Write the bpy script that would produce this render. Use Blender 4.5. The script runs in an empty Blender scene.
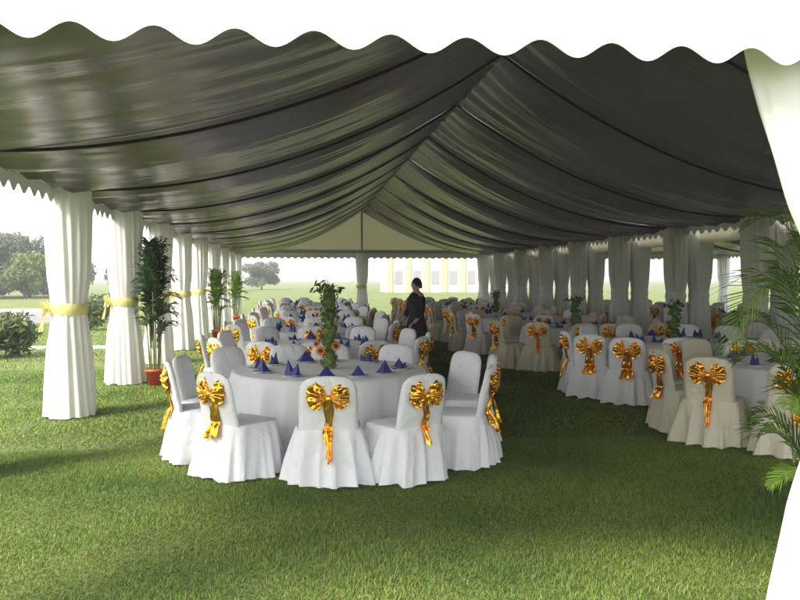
import bpy, math, random
import numpy as np
from mathutils import Vector, Matrix
R = math.radians
random.seed(11)
scene = bpy.context.scene
COL = scene.collection

# ------------------------------------------------------------------ camera
cam_d = bpy.data.cameras.new('camera'); cam = bpy.data.objects.new('camera', cam_d); COL.objects.link(cam)
cam_d.sensor_width = 36; cam_d.lens = 35.1; cam_d.clip_start = 0.05; cam_d.clip_end = 5000
cam.location = (0, 0, 1.70)
cam.rotation_euler = (R(90 - 1.6), 0, R(-7.16))
scene.camera = cam

# ------------------------------------------------------------------ light
SUN_TRAVEL = Vector((1.0, 0.72, -1.20)).normalized()       # from the left, a little from behind the camera
w = bpy.data.worlds.new('World'); scene.world = w; w.use_nodes = True
nt = w.node_tree; nt.nodes.clear()
sky = nt.nodes.new('ShaderNodeTexSky'); sky.sky_type = 'NISHITA'; sky.sun_disc = False
d_ = -SUN_TRAVEL
sky.sun_elevation = math.asin(d_.z); sky.sun_rotation = math.atan2(d_.x, d_.y)
sky.air_density = 1.0; sky.dust_density = 5.0; sky.ozone_density = 1.0; sky.altitude = 0
bg = nt.nodes.new('ShaderNodeBackground'); bg.inputs['Strength'].default_value = 0.15
wo = nt.nodes.new('ShaderNodeOutputWorld')
hz = nt.nodes.new('ShaderNodeMixRGB'); hz.blend_type = 'MIX'; hz.inputs[0].default_value = .62    # bright white overcast veil over the blue
hz.inputs[2].default_value = (9.2, 9.3, 9.6, 1); nt.links.new(sky.outputs[0], hz.inputs[1])
nt.links.new(hz.outputs[0], bg.inputs[0]); nt.links.new(bg.outputs[0], wo.inputs[0])
sl = bpy.data.lights.new('sun', 'SUN'); sl.energy = 3.0; sl.angle = R(16); sl.color = (1.0, 0.95, 0.86)
sun = bpy.data.objects.new('sun', sl); COL.objects.link(sun)
sun.rotation_euler = SUN_TRAVEL.to_track_quat('-Z', 'Y').to_euler()
vs = scene.view_settings
vs.view_transform = 'Standard'; vs.look = 'None'; vs.gamma = 1.0; vs.exposure = 1.36
try: vs.use_curve_mapping = False
except Exception: pass
try:
    scene.cycles.max_bounces = 8; scene.cycles.diffuse_bounces = 5
    scene.cycles.transparent_max_bounces = 6; scene.cycles.sample_clamp_indirect = 6
except Exception: pass

# ------------------------------------------------------------------ materials
def mat(name, color, rough=0.6, metal=0.0, spec=0.5, bump=None, var=None, transl=0.0, sheen=0.0, stretch=(1, 1, 1), coords='Object'):
    """bump=(scale, strength, distance); var=(scale, second colour, low, high)"""
    m = bpy.data.materials.new(name); m.use_nodes = True
    n = m.node_tree; b = n.nodes['Principled BSDF']
    b.inputs['Base Color'].default_value = (*color, 1); b.inputs['Roughness'].default_value = rough
    b.inputs['Metallic'].default_value = metal; b.inputs['Specular IOR Level'].default_value = spec
    if sheen: b.inputs['Sheen Weight'].default_value = sheen
    tc = n.nodes.new('ShaderNodeTexCoord'); mp = n.nodes.new('ShaderNodeMapping')
    mp.inputs['Scale'].default_value = stretch
    n.links.new(tc.outputs[coords], mp.inputs[0])
    if var:
        no = n.nodes.new('ShaderNodeTexNoise'); no.inputs['Scale'].default_value = var[0]; no.inputs['Detail'].default_value = 5
        rp = n.nodes.new('ShaderNodeValToRGB')
        rp.color_ramp.elements[0].position = var[2]; rp.color_ramp.elements[1].position = var[3]
        rp.color_ramp.elements[0].color = (*color, 1); rp.color_ramp.elements[1].color = (*var[1], 1)
        n.links.new(mp.outputs[0], no.inputs['Vector']); n.links.new(no.outputs[0], rp.inputs[0])
        n.links.new(rp.outputs[0], b.inputs['Base Color'])
    if bump:
        no = n.nodes.new('ShaderNodeTexNoise'); no.inputs['Scale'].default_value = bump[0]; no.inputs['Detail'].default_value = 4
        bp = n.nodes.new('ShaderNodeBump'); bp.inputs['Strength'].default_value = bump[1]; bp.inputs['Distance'].default_value = bump[2]
        n.links.new(mp.outputs[0], no.inputs['Vector']); n.links.new(no.outputs[0], bp.inputs['Height'])
        n.links.new(bp.outputs[0], b.inputs['Normal'])
    if transl:
        tr = n.nodes.new('ShaderNodeBsdfTranslucent'); mx = n.nodes.new('ShaderNodeMixShader'); mx.inputs[0].default_value = transl
        out = [x for x in n.nodes if x.type == 'OUTPUT_MATERIAL'][0]
        src = b.inputs['Base Color'].links[0].from_socket if var else None
        if src: n.links.new(src, tr.inputs[0])
        else: tr.inputs[0].default_value = (*color, 1)
        n.links.new(b.outputs[0], mx.inputs[1]); n.links.new(tr.outputs[0], mx.inputs[2]); n.links.new(mx.outputs[0], out.inputs[0])
    return m

M = {}
M['cover_white'] = mat('white_chair_cloth', (.82, .83, .86), .75, bump=(7, .55, .05), sheen=.2)
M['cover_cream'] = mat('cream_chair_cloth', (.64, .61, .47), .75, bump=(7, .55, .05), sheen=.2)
M['table_white'] = mat('white_table_cloth', (.79, .80, .82), .7, bump=(9, .3, .02), sheen=.2)
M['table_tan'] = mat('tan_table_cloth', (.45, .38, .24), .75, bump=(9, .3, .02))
M['curtain'] = mat('white_curtain_satin', (.84, .84, .81), .55, transl=.30, bump=(5, .3, .02), stretch=(3, 3, .5))
M['tie'] = mat('pale_yellow_satin', (.80, .74, .30), .4, transl=.2, bump=(20, .5, .01))
M['pvc'] = mat('white_pvc', (.80, .80, .79), .45, bump=(3, .1, .01))
M['valance'] = mat('white_valance_pvc', (.80, .80, .79), .5, bump=(3, .1, .01), transl=.06)
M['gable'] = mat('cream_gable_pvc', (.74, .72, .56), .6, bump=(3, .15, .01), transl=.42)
M['alu'] = mat('dull_aluminium', (.50, .50, .48), .45, metal=.5)
M['seam_shade'] = mat('dark_seam_shade', (.028, .026, .022), .9, spec=.1)  # near black, so the liner seams read as shaded gaps
M['blue'] = mat('blue_napkin_cloth', (.017, .026, .19), .6, bump=(30, .3, .006), sheen=.2)
M['china'] = mat('white_china', (.72, .72, .72), .2)
M['terracotta'] = mat('orange_plastic_pot', (.62, .085, .03), .45, var=(5, (.50, .07, .03), .4, .7))
M['soil'] = mat('dark_soil', (.04, .028, .018), .95, bump=(40, .8, .02))
M['leaf'] = mat('palm_leaf', (.06, .13, .018), .4, var=(2.5, (.18, .30, .045), .4, .65), transl=.4)
M['leaf_dark'] = mat('dark_palm_leaf', (.022, .05, .014), .45, var=(3, (.05, .09, .02), .45, .75), transl=.2)
M['cane'] = mat('green_cane', (.13, .18, .04), .5, var=(9, (.25, .24, .07), .45, .6))
M['petal'] = mat('sunflower_petal', (.80, .30, .02), .6, transl=.25)
M['seed'] = mat('sunflower_seed_head', (.09, .03, .012), .9, bump=(150, .8, .004))
M['wrap'] = mat('green_foliage_column', (.07, .12, .025), .7, var=(22, (.22, .26, .08), .4, .65), bump=(45, .8, .01))
M['bush'] = mat('shrub_leaf', (.05, .09, .02), .6, var=(1.5, (.12, .16, .035), .4, .65), transl=.2)
M['tree'] = mat('hazed_tree_leaf', (.10, .125, .085), .7, var=(.35, (.17, .20, .11), .4, .65), transl=.2)  # leaf green lightened and greyed to carry some distance haze
M['tree_yellow'] = mat('yellow_green_tree_leaf', (.15, .20, .04), .7, var=(.4, (.20, .24, .06), .4, .65), transl=.2)
M['bark'] = mat('bark', (.10, .075, .05), .9, bump=(8, .6, .03))
M['asphalt'] = mat('road_asphalt', (.16, .155, .165), .9, var=(.8, (.20, .19, .2), .4, .7), bump=(60, .4, .004))
M['kerb'] = mat('pale_kerb_concrete', (.55, .54, .50), .85, var=(3, (.42, .41, .38), .45, .7))
M['black_cloth'] = mat('black_wool_cloth', (.012, .012, .014), .85, bump=(20, .5, .01))
M['skin'] = mat('skin', (.50, .30, .21), .55)
M['hair'] = mat('black_hair', (.012, .010, .009), .5)
M['wall_white'] = mat('white_render', (.70, .69, .66), .8, var=(.5, (.62, .61, .58), .4, .7))
M['wall_peach'] = mat('peach_render', (.62, .40, .26), .8)
M['glass'] = mat('dark_window_glass', (.30, .32, .33), .1)
M['tower'] = mat('haze_paled_tower_wall', (.66, .66, .74), .7)  # distance haze put into the wall colour as pale lavender

# gold lame: metallic, crumpled
def gold(name, c1, c2):
    m = mat(name, c1, .26, metal=.92, var=(9, c2, .35, .65))
    n = m.node_tree; b = n.nodes['Principled BSDF']
    tc = [x for x in n.nodes if x.type == 'TEX_COORD'][0]
    vo = n.nodes.new('ShaderNodeTexVoronoi'); vo.inputs['Scale'].default_value = 17
    no = n.nodes.new('ShaderNodeTexNoise'); no.inputs['Scale'].default_value = 11; no.inputs['Detail'].default_value = 2
    ad = n.nodes.new('ShaderNodeMath'); ad.operation = 'ADD'
    bp = n.nodes.new('ShaderNodeBump'); bp.inputs['Strength'].default_value = .7; bp.inputs['Distance'].default_value = .010
    n.links.new(tc.outputs['Object'], vo.inputs['Vector']); n.links.new(tc.outputs['Object'], no.inputs['Vector'])
    n.links.new(vo.outputs['Distance'], ad.inputs[0]); n.links.new(no.outputs[0], ad.inputs[1])
    n.links.new(ad.outputs[0], bp.inputs['Height']); n.links.new(bp.outputs[0], b.inputs['Normal'])
    return m
M['gold'] = gold('gold_lame', (1.0, .60, .09), (.95, .40, .03))
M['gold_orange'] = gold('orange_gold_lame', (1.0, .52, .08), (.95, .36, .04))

# ceiling liner: satin, fine wrinkles running from eave to ridge
def liner_mat():
    m = mat('ceiling_liner_satin', (.118, .107, .102), .25, spec=.7, transl=.25)
    n = m.node_tree; b = n.nodes['Principled BSDF']
    tc = [x for x in n.nodes if x.type == 'TEX_COORD'][0]; mp = [x for x in n.nodes if x.type == 'MAPPING'][0]
    mp.inputs['Scale'].default_value = (.30, 1.3, .30)
    a = n.nodes.new('ShaderNodeTexNoise'); a.inputs['Scale'].default_value = 1.6; a.inputs['Detail'].default_value = 2.5; a.inputs['Roughness'].default_value = .35
    a.inputs['Distortion'].default_value = .6
    bp = n.nodes.new('ShaderNodeBump'); bp.inputs['Strength'].default_value = .55; bp.inputs['Distance'].default_value = .11
    n.links.new(mp.outputs[0], a.inputs['Vector']); n.links.new(a.outputs[0], bp.inputs['Height'])
    n.links.new(bp.outputs[0], b.inputs['Normal'])
    return m
M['liner'] = liner_mat()
M['roof'] = mat('white_roof_pvc', (.80, .80, .79), .5, bump=(3, .1, .01), transl=.12)

def ground_mat():
    m = mat('lawn_ground', (.06, .085, .018), .95)
    n = m.node_tree; b = n.nodes['Principled BSDF']
    tc = [x for x in n.nodes if x.type == 'TEX_COORD'][0]
    n1 = n.nodes.new('ShaderNodeTexNoise'); n1.inputs['Scale'].default_value = .55; n1.inputs['Detail'].default_value = 7
    n2 = n.nodes.new('ShaderNodeTexNoise'); n2.inputs['Scale'].default_value = 26; n2.inputs['Detail'].default_value = 6
    r1 = n.nodes.new('ShaderNodeValToRGB'); e = r1.color_ramp.elements
    e[0].position = .3; e[0].color = (.10, .145, .028, 1); e[1].position = .7; e[1].color = (.19, .225, .055, 1)
    r2 = n.nodes.new('ShaderNodeValToRGB'); e = r2.color_ramp.elements
    e[0].position = .35; e[0].color = (.45, .45, .4, 1); e[1].position = .65; e[1].color = (1.1, 1.1, 1, 1)
    mx = n.nodes.new('ShaderNodeMixRGB'); mx.blend_type = 'MULTIPLY'; mx.inputs[0].default_value = 1
    bp = n.nodes.new('ShaderNodeBump'); bp.inputs['Strength'].default_value = .9; bp.inputs['Distance'].default_value = .04
    n.links.new(tc.outputs['Object'], n1.inputs[0]); n.links.new(tc.outputs['Object'], n2.inputs[0])
    n.links.new(n1.outputs[0], r1.inputs[0]); n.links.new(n2.outputs[0], r2.inputs[0])
    n.links.new(r1.outputs[0], mx.inputs[1]); n.links.new(r2.outputs[0], mx.inputs[2]); n.links.new(mx.outputs[0], b.inputs['Base Color'])
    n.links.new(n2.outputs[0], bp.inputs['Height']); n.links.new(bp.outputs[0], b.inputs['Normal'])
    return m
M['ground'] = ground_mat()

def blade_mat():
    m = mat('grass_blade', (.08, .12, .02), .55, spec=.3)
    n = m.node_tree; b = n.nodes['Principled BSDF']
    at = n.nodes.new('ShaderNodeAttribute'); at.attribute_name = 'rnd'
    rp = n.nodes.new('ShaderNodeValToRGB'); e = rp.color_ramp.elements
    e[0].position = 0; e[0].color = (.078, .165, .028, 1); e[1].position = .9; e[1].color = (.25, .36, .085, 1)
    e2 = rp.color_ramp.elements.new(1.0); e2.color = (.36, .33, .15, 1)
    g = n.nodes.new('ShaderNodeNewGeometry'); no = n.nodes.new('ShaderNodeTexNoise'); no.inputs['Scale'].default_value = .7; no.inputs['Detail'].default_value = 5
    r2 = n.nodes.new('ShaderNodeValToRGB'); q = r2.color_ramp.elements
    q[0].position = .35; q[0].color = (.62, .72, .6, 1); q[1].position = .65; q[1].color = (1.25, 1.12, 1.0, 1)
    mx = n.nodes.new('ShaderNodeMixRGB'); mx.blend_type = 'MULTIPLY'; mx.inputs[0].default_value = 1
    n.links.new(g.outputs['Position'], no.inputs[0]); n.links.new(no.outputs[0], r2.inputs[0])
    n.links.new(at.outputs['Fac'], rp.inputs[0]); n.links.new(rp.outputs[0], mx.inputs[1]); n.links.new(r2.outputs[0], mx.inputs[2])
    tr = n.nodes.new('ShaderNodeBsdfTranslucent'); ms = n.nodes.new('ShaderNodeMixShader'); ms.inputs[0].default_value = .3
    out = [x for x in n.nodes if x.type == 'OUTPUT_MATERIAL'][0]
    n.links.new(mx.outputs[0], b.inputs['Base Color']); n.links.new(mx.outputs[0], tr.inputs[0])
    n.links.new(b.outputs[0], ms.inputs[1]); n.links.new(tr.outputs[0], ms.inputs[2]); n.links.new(ms.outputs[0], out.inputs[0])
    return m
M['blade'] = blade_mat()

# ------------------------------------------------------------------ mesh helpers
class MB:
    def __init__(s): s.v = []; s.f = []
    def add(s, verts, faces):
        o = len(s.v); s.v += [tuple(p) for p in verts]; s.f += [tuple(i + o for i in f) for f in faces]
    def grid(s, P, closed=False):
        """P: rows of points; closed joins last column to first"""
        nr, nc = len(P), len(P[0]); o = len(s.v)
        for r in P: s.v += [tuple(p) for p in r]
        for i in range(nr - 1):
            for j in range(nc if closed else nc - 1):
                k = (j + 1) % nc
                s.f.append((o + i * nc + j, o + i * nc + k, o + (i + 1) * nc + k, o + (i + 1) * nc + j))
    def fan(s, ring, c):
        o = len(s.v); s.v += [tuple(p) for p in ring] + [tuple(c)]; n = len(ring)
        for i in range(n): s.f.append((o + i, o + (i + 1) % n, o + n))
    def box(s, a, b):
        (x0, y0, z0), (x1, y1, z1) = a, b
        s.add([(x0, y0, z0), (x1, y0, z0), (x1, y1, z0), (x0, y1, z0), (x0, y0, z1), (x1, y0, z1), (x1, y1, z1), (x0, y1, z1)],
              [(0, 3, 2, 1), (4, 5, 6, 7), (0, 1, 5, 4), (1, 2, 6, 5), (2, 3, 7, 6), (3, 0, 4, 7)])
    def tube(s, pts, rad, n=8, cap=True):
        pts = [Vector(p) for p in pts]; rings = []
        for i, p in enumerate(pts):
            t = (pts[min(i + 1, len(pts) - 1)] - pts[max(i - 1, 0)])
            t = t.normalized() if t.length > 1e-9 else Vector((0, 0, 1))
            u = t.cross(Vector((0, 0, 1)))
            if u.length < 1e-3: u = t.cross(Vector((1, 0, 0)))
            u.normalize(); v = t.cross(u)
            r = rad[i] if hasattr(rad, '__len__') else rad
            rings.append([p + u * (r * math.cos(a)) + v * (r * math.sin(a)) for a in [2 * math.pi * k / n for k in range(n)]])
        s.grid(rings, True)
        if cap: s.fan(rings[0], pts[0]); s.fan(rings[-1], pts[-1])
    def lathe(s, prof, n=24, cx=0, cy=0):
        s.grid([[(cx + r * math.cos(2 * math.pi * k / n), cy + r * math.sin(2 * math.pi * k / n), z) for k in range(n)] for r, z in prof], True)
    def mesh(s, name, m, smooth=True):
        me = bpy.data.meshes.new(name); me.from_pydata(s.v, [], s.f); me.materials.append(m)
        if smooth: me.polygons.foreach_set('use_smooth', [True] * len(me.polygons))
        me.update(); return me
    def build(s, name, m, parent=None, smooth=True):
        return link(name, s.mesh(name, m, smooth), parent)

def link(name, me, parent=None, loc=None):
    o = bpy.data.objects.new(name, me); COL.objects.link(o)
    if parent: o.parent = parent
    if loc: o.location = loc
    return o
def tag(o, label=None, cat=None, group=None, kind=None):
    for k, v in (('label', label), ('category', cat), ('group', group), ('kind', kind)):
        if v: o[k] = v
    return o
def empty(name, loc=(0, 0, 0), rz=0):
    o = bpy.data.objects.new(name, None); COL.objects.link(o); o.location = loc; o.rotation_euler.z = rz; o.empty_display_size = .2
    return o
def copy_tree(o, parent=None):
    c = o.copy(); COL.objects.link(c)
    if parent: c.parent = parent
    for ch in list(o.children):
        if ch.name != c.name: copy_tree(ch, c)
    return c
def wav(rng, n, lo, hi):
    return [(rng.uniform(.5, 1), rng.randint(lo, hi), rng.uniform(0, 6.28)) for _ in range(n)]
def ev(ws, a): return sum(A * math.sin(k * a + p) for A, k, p in ws) / len(ws)

# ------------------------------------------------------------------ ground, road
mb = MB(); mb.grid([[(x, y, 0) for x in (-1500, -60, -10, 20, 80, 1500)] for y in (-400, -5, 20, 60, 140, 2500)])
g = mb.build('lawn_ground', M['ground'], smooth=False); tag(g, kind='structure')
mb = MB()   # road running off to the left background
road = [(-60, 26.0), (-60, 45.0), (-9.5, 41.5), (-9.5, 31.5), (-13, 27.2), (-22, 24.0)]
mb.add([(x, y, .004) for x, y in road], [tuple(range(len(road)))[::-1]])
o = mb.build('road', M['asphalt'], smooth=False); tag(o, kind='structure')
mb = MB(); mb.add([(-60, 45.0, 0), (-9.5, 41.5, 0), (-9.5, 41.9, 0), (-60, 45.4, 0), (-60, 45.0, .13), (-9.5, 41.5, .13), (-9.5, 41.9, .13), (-60, 45.4, .13)],
             [(0, 3, 2, 1), (4, 5, 6, 7), (0, 1, 5, 4), (1, 2, 6, 5), (2, 3, 7, 6), (3, 0, 4, 7)])
o = mb.build('kerb', M['kerb'], smooth=False); tag(o, kind='structure')
mb = MB(); mb.box((-7.2, 19.5, .0), (-3.6, 19.75, .06))
o = mb.build('path_edging', M['kerb'], smooth=False); tag(o, kind='structure')

# ------------------------------------------------------------------ marquee
XL, XR, XM = -2.87, 8.05, 2.59
ZE, ZR = 2.86, 4.68
Y0, Y1 = 3.0, 34.0
RAFT = [3.0, 7.0] + [10.0 + 3 * k for k in range(9)]
SAG = .45
def zline(s): return ZE + (ZR - ZE) * s - SAG * 4 * s * (1 - s)

def liner_bay(ya, yb, side, seed):
    rng = random.Random(seed); mb = MB(); NS, NT = 44, 26
    ph = [rng.uniform(0, 6.28) for _ in range(8)]; am = [rng.uniform(-1, .6) for _ in range(3)]; P = []
    xe, xr = (XL if side < 0 else XR), XM
    for i in range(NS + 1):
        s = i / NS; row = []
        for j in range(NT + 1):
            t = j / NT
            z = zline(s)
            env = math.sin(math.pi * min(1, s * 1.02)) ** .5 if 0 < s < .98 else 0
            bag = -(.135 + .04 * am[0]) * (1 - abs(2 * t - 1) ** 3.2) - .03 * math.sin(2 * math.pi * t)                       # drops towards the far edge of the bay
            z += env * bag
            z += env * math.sin(math.pi * t) * .016 * math.sin(2 * math.pi * (1.6 * t + .5 * s) + ph[0]) + env * math.sin(math.pi * t) * .008 * math.sin(2 * math.pi * (3.7 * t - .7 * s) + ph[1])
            ed = math.exp(-s / .10) * (s > 0.001)
            z += .075 * ed * math.sin(2 * math.pi * 4.5 * t + ph[2]) + -.04 * ed * math.sin(2 * math.pi * 9 * t + 5 * s + ph[3])
            er = math.exp(-(1 - s) / .06) * (s < .999)
            z += .03 * er * math.sin(2 * math.pi * 6 * t + ph[4])
            # cloth gathered in towards the rafters along the lower third
            tt = t + .035 * ed * math.sin(2 * math.pi * 3 * t + ph[5])
            if t in (0, 1): tt = t
            row.append((xe + (xr - xe) * s, ya + (yb - ya) * tt, z - .05))
        P.append(row)
    mb.grid(P); return mb

def scallop(p0, p1, ztop, zbot, amp, per, phase, nrm, thick=.006, hem=True):
    """strip between p0,p1 (xy) with a wavy bottom edge"""
    mb = MB(); p0 = Vector(p0); p1 = Vector(p1); L = (p1 - p0).length; n = max(8, int(L / per * 14))
    nrm = Vector(nrm)
    F, B = [], []
    for i in range(n + 1):
        q = p0 + (p1 - p0) * (i / n); dd = L * i / n
        zb = zbot - amp * math.cos(2 * math.pi * (dd - phase) / per)
        off = .006 * math.sin(2 * math.pi * dd / .9) 
        F.append([(q.x + nrm.x * off * k / 4, q.y + nrm.y * off * k / 4, ztop + (zb - ztop) * k / 4) for k in range(5)])
        B.append([(x + nrm.x * thick, y + nrm.y * thick, z) for x, y, z in F[-1]])
    mb.grid(F); mb.grid(B[::-1])
    mb.grid([[f[-1] for f in F], [b[-1] for b in B]])
    return mb

def make_marquee(dx, name_label, full):
    root = empty('marquee_tent', (XM + dx, Y0, 0)); T = Matrix.Translation((-XM, -Y0, 0))
    tag(root, name_label, 'tent')
    def part(mb, name, m, smooth=True, parent=None):
        mb.v = [(x - XM, y - Y0, z) for x, y, z in mb.v]
        return mb.build(name, m, parent or root, smooth)
    # outer roof, thin slab
    mb = MB()
    for (xa, za, xb, zb) in ((XL - .08, ZE - .01 + .10, XM, ZR + .16), (XR + .08, ZE - .01 + .10, XM, ZR + .16)):
        mb.grid([[(xa, Y0 - .03, za), (xa, Y1 + .03, za)], [(xb, Y0 - .03, zb), (xb, Y1 + .03, zb)]])
    part(mb, 'roof_cover', M['roof'], False)
    for i in range(len(RAFT) - 1):
        for sd in (-1, 1):
            part(liner_bay(RAFT[i], RAFT[i + 1], sd, 10 * i + sd + 5), 'ceiling_liner', M['liner'])
    for y in RAFT[1:-1]:
        for sd in (-1, 1):
            mb = MB(); pts = []
            for i in range(37):
                s = i / 36; x = (XL if sd < 0 else XR); x = x + (XM - x) * s
                env = math.sin(math.pi * min(1, s * 1.02)) ** .5 if 0 < s < .98 else 0
                pts.append((x, y, zline(s) - .062 - .055 * env))
            mb.tube(pts, .016, 6); part(mb, 'seam_shade_line', M['seam_shade'])  # dark tube added to draw the shade line along each liner seam
    for y in RAFT:                                              # straight aluminium rafter above the liner
        for xe in (XL, XR):
            mb = MB(); mb.tube([(xe, y, ZE + .03), (XM, y, ZR + .06)], .05, 4); part(mb, 'rafter', M['alu'], False)
    rng = random.Random(4)
    mb = MB(); mb.tube([(XM + rng.uniform(-.015, .015), Y0 + .1 + .1 * i, ZR - .06 + rng.uniform(-.015, .012)) for i in range(int((Y1 - Y0) * 10) - 1)], .022, 6)
    part(mb, 'ridge_ruffle', M['liner'])
    for x, sg in ((XL, -1), (XR, 1)):
        mb = MB(); mb.box((x - .05, Y0 + .06, ZE - .075), (x + .05, Y1 - .06, ZE + .065)); part(mb, 'eave_beam', M['alu'], False)
        mb = scallop((x + sg * .07, Y0), (x + sg * .07, Y1), ZE + .07, ZE - .21, .045, .30, .1, (sg, 0)); part(mb, 'side_valance', M['valance'])
    # gables
    for y, sg in ((Y0, -1), (Y1, 1)):
        mb = MB(); mb.box((XL - .05, y - .05, ZE - .075), (XR + .05, y + .05, ZE + .065)); part(mb, 'gable_beam', M['alu'], False)
        mb = MB(); th = .02; yy = y + .0
        mb.add([(XL, yy - th, ZE + .066), (XR, yy - th, ZE + .066), (XM, yy - th, ZR + .15), (XL, yy + th, ZE + .066), (XR, yy + th, ZE + .066), (XM, yy + th, ZR + .15)],
               [(0, 1, 2), (5, 4, 3), (0, 3, 4, 1), (1, 4, 5, 2), (2, 5, 3, 0)])
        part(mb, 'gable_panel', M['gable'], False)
        mb = scallop((XL, y + sg * .07), (XR, y + sg * .07), ZE + .07, ZE - .279, .032, .2874, 1.913 if sg < 0 else .0, (0, sg)); part(mb, 'gable_valance', M['valance'])
        mb = MB(); mb.box((XM - .04, y - sg * .055 - .03, ZE + .07), (XM + .04, y - sg * .055 + .03, ZR + .04)); part(mb, 'king_post', M['alu'], False)
    for x in (XL, XR):
        for y in RAFT:
            mb = MB(); mb.box((x - .045, y - .06, 0), (x + .045, y + .06, ZE - .08)); mb.box((x - .13, y - .13, .0), (x + .13, y + .13, .012))
            part(mb, 'post', M['alu'], False)
    for y in (Y0 + .11, Y1 - .12):
        mb = MB(); mb.box((XM - .05, y - .045, 0), (XM + .05, y + .045, ZE - .08)); part(mb, 'post', M['alu'], False)
    return root
tent1 = make_marquee(0, 'large white marquee with dark draped ceiling over the round tables', True)
# neighbour: copy, meshes shared
tent2 = copy_tree(tent1); tent2.location.x += XR - XL + .45
tag(tent2, 'second white marquee standing beyond the right hand posts', 'tent')
left_valance = [c for c in tent2.children if c.name.startswith('side_valance')][0]
bpy.data.objects.remove(left_valance)                      # gutter_flap hangs in its place
mb = MB(); mb.box((XL - .07, Y0 + .1, ZE - .42), (XL - .06, Y1 - .1, ZE + .10)); mb.v = [(x - XM, y - Y0, z) for x, y, z in mb.v]
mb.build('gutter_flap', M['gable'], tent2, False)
mb = MB(); mb.grid([[(XL - .45 + .10, Y0, ZE + .13), (XL - .45 + .10, Y1, ZE + .13)], [(XL - .24, Y0, ZE + .108), (XL - .24, Y1, ZE + .108)], [(XL - .075, Y0, ZE + .13), (XL - .075, Y1, ZE + .13)]]); mb.v = [(x - XM, y - Y0, z) for x, y, z in mb.v]
mb.build('gap_shade_sheet', M['pvc'], tent2, False)  # unseen cover sheet added between the two roofs to shade the gap

# ------------------------------------------------------------------ curtain columns
def curtain_meshes(seed, wx, wy, prof, ztie, ztop, pleats=13, amp=.035):
    rng = random.Random(seed); ws = wav(rng, 5, pleats - 5, pleats + 6); ws2 = wav(rng, 3, 2, 4)
    n = 132
    def rad(z):
        for (z0, r0), (z1, r1) in zip(prof, prof[1:]):
            if z0 >= z >= z1: 
                k = (z0 - z) / (z0 - z1); k = k * k * (3 - 2 * k) if False else k
                return r0 + (r1 - r0) * k
        return prof[-1][1]
    def band(za, zb, rows, hem):
        P = []
        for i in range(rows + 1):
            z = za + (zb - za) * i / rows; r = rad(z); row = []
            ti = min(1, abs(z - ztie) / .45)
            for k in range(n):
                a = 2 * math.pi * k / n
                f = 1 + (amp / .25) * (.35 + .65 * ti) * ev(ws, a + .10 * (z - ztie)) * 2.0 + .10 * ti * ev(ws2, a + .8 * z)
                zz = z
                if hem and i == rows: zz = z + .02 + .025 * ev(ws2, a * 2)
                row.append((wx * r * f * math.cos(a), wy * r * f * math.sin(a), zz))
            P.append(row)
        return P
    up = MB(); up.grid(band(ztop, ztie, 26, False), True)
    lo = MB(); lo.grid(band(ztie, .0, 22, True), True)
    up.fan(band(ztop, ztie, 26, False)[0], (0, 0, ztop))
    return up, lo
def tie_mesh(rx, ry, z, side):
    mb = MB(); n = 40; rng = random.Random(3)
    rows = []
    for i in range(7):
        t = i / 6; r = 1.06 + .05 * math.sin(math.pi * t)
        rows.append([(rx * r * math.cos(2 * math.pi * k / n), ry * r * math.sin(2 * math.pi * k / n), z - .07 + .14 * t + .012 * math.sin(2 * math.pi * k / n * 2)) for k in range(n)])
    mb.grid(rows, True)
    # bow hanging on one side
    b = MB()
    cx, cy = side * rx * 1.14, -ry * .5
    for sg in (-1, 1):
        rows = []
        for i in range(9):
            r = i / 8
            rows.append([(cx + side * .02 + .02 * math.sin(6 * r + j), cy + sg * .15 * r, z + (j / 6 - .5) * (.03 + .16 * math.sin(r * 2.2)) + .01 * math.sin(j * 2.4)) for j in range(7)])
        b.grid(rows)
    for sg in (-1, 1):
        b.grid([[(cx + side * (.02 + .06 * i / 6) + .006 * math.sin(4 * j), cy + sg * .05 * i / 6 + (j / 3 - .5) * (.04 + .05 * i / 6), z - .28 * i / 6) for j in range(4)] for i in range(7)])
    return mb, b
PROF = [(2.78, .25), (2.55, .262), (2.1, .245), (1.7, .23), (1.45, .205), (1.33, .190), (1.2, .205), (.9, .235), (.5, .265), (.0, .295)]
cvars = []
for sd in range(4):
    up, lo = curtain_meshes(40 + sd, 1, 1, PROF, 1.33, 2.78)
    cvars.append((up.mesh('upper_curtain', M['curtain']), lo.mesh('curtain_skirt', M['curtain'])))
tm, bm_ = tie_mesh(.198, .198, 1.33, -1)
tie_me, bow_me = tm.mesh('tie_band', M['tie']), bm_.mesh('tie_bow', M['tie'])
ORD = ['nearest', 'second', 'third', 'fourth', 'fifth', 'sixth', 'seventh', 'eighth', 'ninth', 'tenth', 'eleventh', 'farthest']
tiew_me = tm.mesh('tie_band', M['curtain'])
def column(x, y, v, label, group, mirror=False, plain=False):
    t = empty('post_curtain', (x, y, 0), math.pi if mirror else 0)
    tag(t, label, 'curtain', group)
    link('upper_curtain', cvars[v][0], t); link('curtain_skirt', cvars[v][1], t)
    if plain: link('tie_band', tiew_me, t); return t
    b = link('tie_band', tie_me, t); link('tie_bow', bow_me, b)
    return t
for i, y in enumerate(RAFT):
    column(XL + (.03 if i != 1 else -.09), y, i % 4, 'white gathered curtain around the %s post along the left side of the tent' % ORD[i], 'curtains tied around the left posts')
for i, y in enumerate(RAFT):
    column(XR - .03, y, (i + 1) % 4, 'white gathered curtain around the %s post along the right side of the tent' % ORD[i], 'curtains tied around the right posts', True, True)
DX2 = XR - XL + .45
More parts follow.
